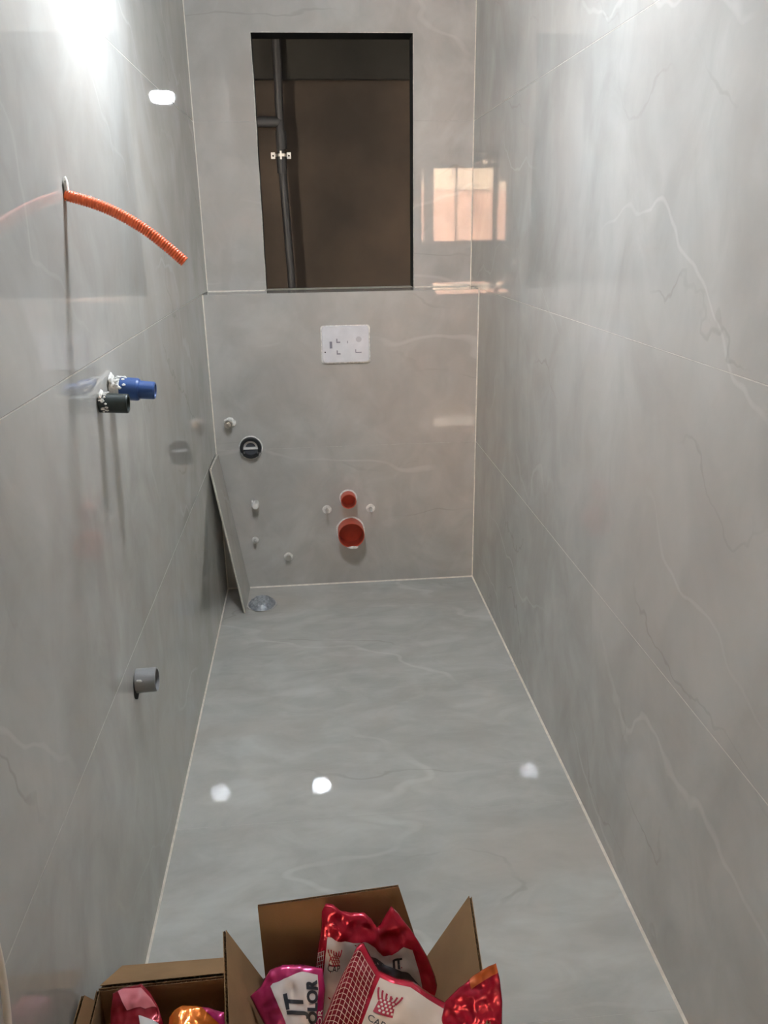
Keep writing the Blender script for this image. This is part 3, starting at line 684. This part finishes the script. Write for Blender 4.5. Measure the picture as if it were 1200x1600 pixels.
def resample(poly):
    P = [Vector(p) for p in poly]; acc = [0]
    for a, b in zip(P, P[1:]): acc.append(acc[-1]+(b-a).length)
    def g(t):
        s = max(0, min(1, t))*acc[-1]
        for k in range(len(P)-1):
            if s <= acc[k+1] or k == len(P)-2:
                return P[k].lerp(P[k+1], (s-acc[k])/max(1e-9, acc[k+1]-acc[k]))
    return g
class Bag:
    def __init__(s, key, bulge, crum, seed, freq=38):
        b = BAGS[key]; s.t, s.l, s.r, s.b = (resample(b[k]) for k in ('top', 'left', 'right', 'bottom'))
        s.bulge, s.crum, s.seed, s.freq = bulge, crum, seed, freq
        c = [Vector(b['top'][0]), Vector(b['top'][-1]), Vector(b['bottom'][0]), Vector(b['bottom'][-1])]
        s.n = (c[1]-c[0]).cross(c[2]-c[0]).normalized()
        if s.n.dot(CAM-c[0]) < 0: s.n = -s.n
        s.c = c
    def flat(s, u, v):
        c = s.c
        return s.t(u)*(1-v)+s.b(u)*v+s.l(v)*(1-u)+s.r(v)*u-(c[0]*(1-u)*(1-v)+c[1]*u*(1-v)+c[2]*(1-u)*v+c[3]*u*v)
    def S(s, u, v, off=0, side=1):
        p = s.flat(u, v)
        w = max(0, 16*u*(1-u)*v*(1-v))**.5
        e = min(1, 8*min(u, 1-u, v+.12, 1-v))
        q = noise.noise(p*s.freq+Vector((s.seed, 0, 0)))+.5*noise.noise(p*s.freq*2.3+Vector((0, s.seed, 0)))
        q2 = abs(noise.noise(p*s.freq*.8+Vector((0, 0, s.seed))))
        return p+s.n*(side*(s.bulge*w)+s.crum*(q-1.2*q2)*e+off)
    def body(s, name, m, parent, base, nu=48, nv=44):
        bm = bmesh.new(); g = {}
        for side in (1, -1):
            for j in range(nv+1):
                for i in range(nu+1):
                    edge = i in (0, nu) or j in (0, nv)
                    if side == -1 and edge: g[(-1, i, j)] = g[(1, i, j)]; continue
                    g[(side, i, j)] = bm.verts.new(s.S(i/nu, j/nv, -.0012 if side == -1 else 0, side))
            for j in range(nv):
                for i in range(nu):
                    q = [g[(side, a, b)] for a, b in ((i, j), (i+1, j), (i+1, j+1), (i, j+1))]
                    bm.faces.new(q if side == 1 else q[::-1])
        return link(name, bm, m, parent, base, True)
    def patch(s, name, m, parent, base, quad, nu=26, nv=26, off=.0012, wav=0):
        """printed area: quad = four (u,v) corners"""
        bm = bmesh.new(); g = []
        (a, b, c, d) = quad
        for j in range(nv+1):
            row = []
            for i in range(nu+1):
                x, y = i/nu, j/nv
                uu = (a[0]*(1-x)+b[0]*x)*(1-y)+(d[0]*(1-x)+c[0]*x)*y; vv = (a[1]*(1-x)+b[1]*x)*(1-y)+(d[1]*(1-x)+c[1]*x)*y
                if wav: vv += wav*math.sin(7*x+s.seed)*(1-y)
                row.append(bm.verts.new(s.S(uu, vv, off)))
            g.append(row)
        for j in range(nv):
            for i in range(nu): bm.faces.new((g[j][i], g[j][i+1], g[j+1][i+1], g[j+1][i]))
        return link(name, bm, m, parent, base, True)
    def strokes(s, name, m, parent, base, lines, w, off=.0019, asp=1.0):
        """strips along uv polylines"""
        bm = bmesh.new()
        for ln in lines:
            prev = None
            for k in range(len(ln)):
                a = ln[max(k-1, 0)]; b = ln[min(k+1, len(ln)-1)]; dx, dy = b[0]-a[0], (b[1]-a[1])*asp; L_ = math.hypot(dx, dy) or 1
                nx, ny = -dy/L_*w, dx/L_*w/asp
                q = (bm.verts.new(s.S(ln[k][0]+nx, ln[k][1]+ny, off)), bm.verts.new(s.S(ln[k][0]-nx, ln[k][1]-ny, off)))
                if prev: bm.faces.new((prev[0], prev[1], q[1], q[0]))
                prev = q
        return link(name, bm, m, parent, base)
    def text(s, name, body, m, parent, base, org, ex, ey, bold=.02, off=.0021):
        """lettering laid on the foil: org = uv of the baseline start, ex / ey = uv vectors of one text unit"""
        cu = bpy.data.curves.new('lettering', 'FONT'); cu.body = body; cu.size = 1.0; cu.offset = bold; cu.resolution_u = 4
        tmp = bpy.data.objects.new('lettering', cu); COL.objects.link(tmp)
        dg = bpy.context.evaluated_depsgraph_get(); me = bpy.data.meshes.new_from_object(tmp.evaluated_get(dg))
        bpy.data.objects.remove(tmp); bpy.data.curves.remove(cu)
        bm = bmesh.new(); bm.from_mesh(me); bpy.data.meshes.remove(me)
        bmesh.ops.triangulate(bm, faces=bm.faces); bmesh.ops.subdivide_edges(bm, edges=[e for e in bm.edges if e.calc_length() > .25], cuts=2)
        for v in bm.verts: v.co = s.S(org[0]+ex[0]*v.co.x+ey[0]*v.co.y, org[1]+ex[1]*v.co.x+ey[1]*v.co.y, off)
        return link(name, bm, m, parent, base)
def emblem(b, parent, base, c, ex, ey):
    """woven fan: a solid body with pale dots, curved strokes running out to both upper sides; c centre, ex / ey half axes in uv"""
    def P(x, y): return (c[0]+ex[0]*x+ey[0]*y, c[1]+ex[1]*x+ey[1]*y)
    w = math.hypot(*ex)
    asp = abs(ex[0])/max(1e-6, abs(ey[1]))
    e = b.patch('emblem', INKR, parent, base, (P(-.62, .25), P(.62, .25), P(.80, -1.0), P(-.80, -1.0)), 10, 10, off=.0019)
    lines = []
    for k in range(4):
        lines.append([P(-.95+.36*k+.30*(t/6)**1.6, 1.0-.10*k-(.95+.05*k)*t/6) for t in range(7)])
        lines.append([P(.95-.36*k-.30*(t/6)**1.6, .80-.10*k-(.75+.05*k)*t/6) for t in range(7)])
    b.strokes('emblem_stroke', INKR, parent, base, lines, w*.075, off=.0019, asp=asp)
    dots = []
    for r_ in range(4):
        for q in range(4):
            x = -.5+.33*q+(.16 if r_ % 2 else 0); y = .08-.27*r_
            dots.append([P(x, y+.10), P(x, y-.08)])
    b.strokes('emblem_dot', LABELC, parent, base, dots, w*.085, off=.0025, asp=asp)

def bag_thing(key, label, m, bulge, crum, seed, freq=38):
    b = Bag(key, bulge, crum, seed, freq); c = (b.c[2]+b.c[3])/2; base = (round(c.x, 3), round(c.y, 3), round(c.z, 3))
    t = thing('foil_bag', label, 'bag', base, 'foil bags in the cardboard boxes')
    body = b.body('pouch', m, t, base)
    return b, t, base
# tall bag at the back
b, t, base = bag_thing('A', 'tall red foil bag standing against the rear flap of the larger box', FOIL, .016, .0062, 1.7, 46)
lb = b.patch('label', LABELW, t, base, ((.085, .185), (.85, .25), (.88, 1.0), (.06, 1.0)), wav=.03)
sub_ = lambda *a, **k: None
emblem(b, lb, base, (.152, .325), (.058, -.022), (0, -.062))
b.text('lettering', 'CAP', INKD, lb, base, (.100, .435), (.052, -.018), (0, -.055), bold=.01)
b.patch('dark_band', INKG, lb, base, ((.385, .275), (.56, .275), (.90, .585), (.50, .40)), off=.0024)
b.text('lettering', 'JT', INKD, lb, base, (.63, .345), (.10, .055), (.01, -.085), bold=.06)
net = [[(.012+.018*i, .30+.7*k/20) for k in range(21)] for i in range(4)]+[[(.006, .30+.7*k/22), (.07, .30+.7*k/22)] for k in range(23)]
b.strokes('net_print', LABELW, t, base, net, .0022, off=.0016)
# bag on the left
b, t, base = bag_thing('B', 'magenta foil bag slumped at the left end of the larger box', FOILM, .014, .0040, 6.1, 44)
lb = b.patch('label', LABELW, t, base, ((.30, .14), (.93, .07), (.86, 1.0), (.48, 1.0)), wav=.02)
b.text('lettering', 'JT', INKD, lb, base, (.70, .52), (.0, -.26), (-.36, -.02), bold=.03)
b.text('lettering', 'COLOR', INKD, lb, base, (.905, .72), (.0, -.165), (-.19, 0), bold=.05)
b.text('lettering', 'OR', LABELW, t, base, (.985, .62), (.0, -.12), (-.09, 0), bold=.0)
# front bag with the net window
b, t, base = bag_thing('C', 'red foil bag with cream label and net print at the front of the larger box', FOIL, .018, .0032, 3.3, 44)
nt = b.patch('net_window', FOILD, t, base, ((.02, .07), (.305, .07), (.30, 1.0), (.02, 1.0)), off=.0008)
lines = [[(.03+.0375*i, .08+.92*k/24) for k in range(25)] for i in range(8)]+[[(.03+.27*k/8, .08+.046*i) for k in range(9)] for i in range(20)]
b.strokes('net_print', NETM, nt, base, lines, .0022)
lb = b.patch('label', LABELC, t, base, ((.335, .065), (1.0, .07), (1.0, 1.0), (.31, 1.0)))
emblem(b, lb, base, (.435, .27), (.088, .0), (0.0, -.115))
b.text('lettering', 'CAPA', INKD, lb, base, (.345, .475), (.070, .012), (0, -.085), bold=.005)
# right bag
b, t, base = bag_thing('D', 'bright red foil bag leaning over the right flap of the larger box', FOIL, .010, .0055, 9.4, 50)
b.patch('gold_seal', mat('copper_foil', (.55, .12, .03), .3, .4, nscale=20, namt=.2), t, base, ((.50, .0), (1.0, .0), (1.0, .10), (.52, .12)), 16, 6)
# bags in the smaller box
b, t, base = bag_thing('F', 'dark red foil bag with folded pink label in the smaller box', FOILD, .012, .0050, 4.9)
b.patch('label', LABELP, t, base, ((.10, .02), (.92, .10), (.62, .30), (.30, .34)), 16, 10)
b.patch('label', LABELW, t, base, ((.50, .42), (.90, .40), (.98, 1.0), (.70, 1.0)), 12, 12)
b, t, base = bag_thing('G', 'orange foil bag lying beside the dark red one in the smaller box', FOILO, .016, .0045, 7.7)
b.patch('magenta_edge', FOILM, t, base, ((.60, .0), (1.0, .0), (1.0, .30), (.70, .08)), 14, 6)
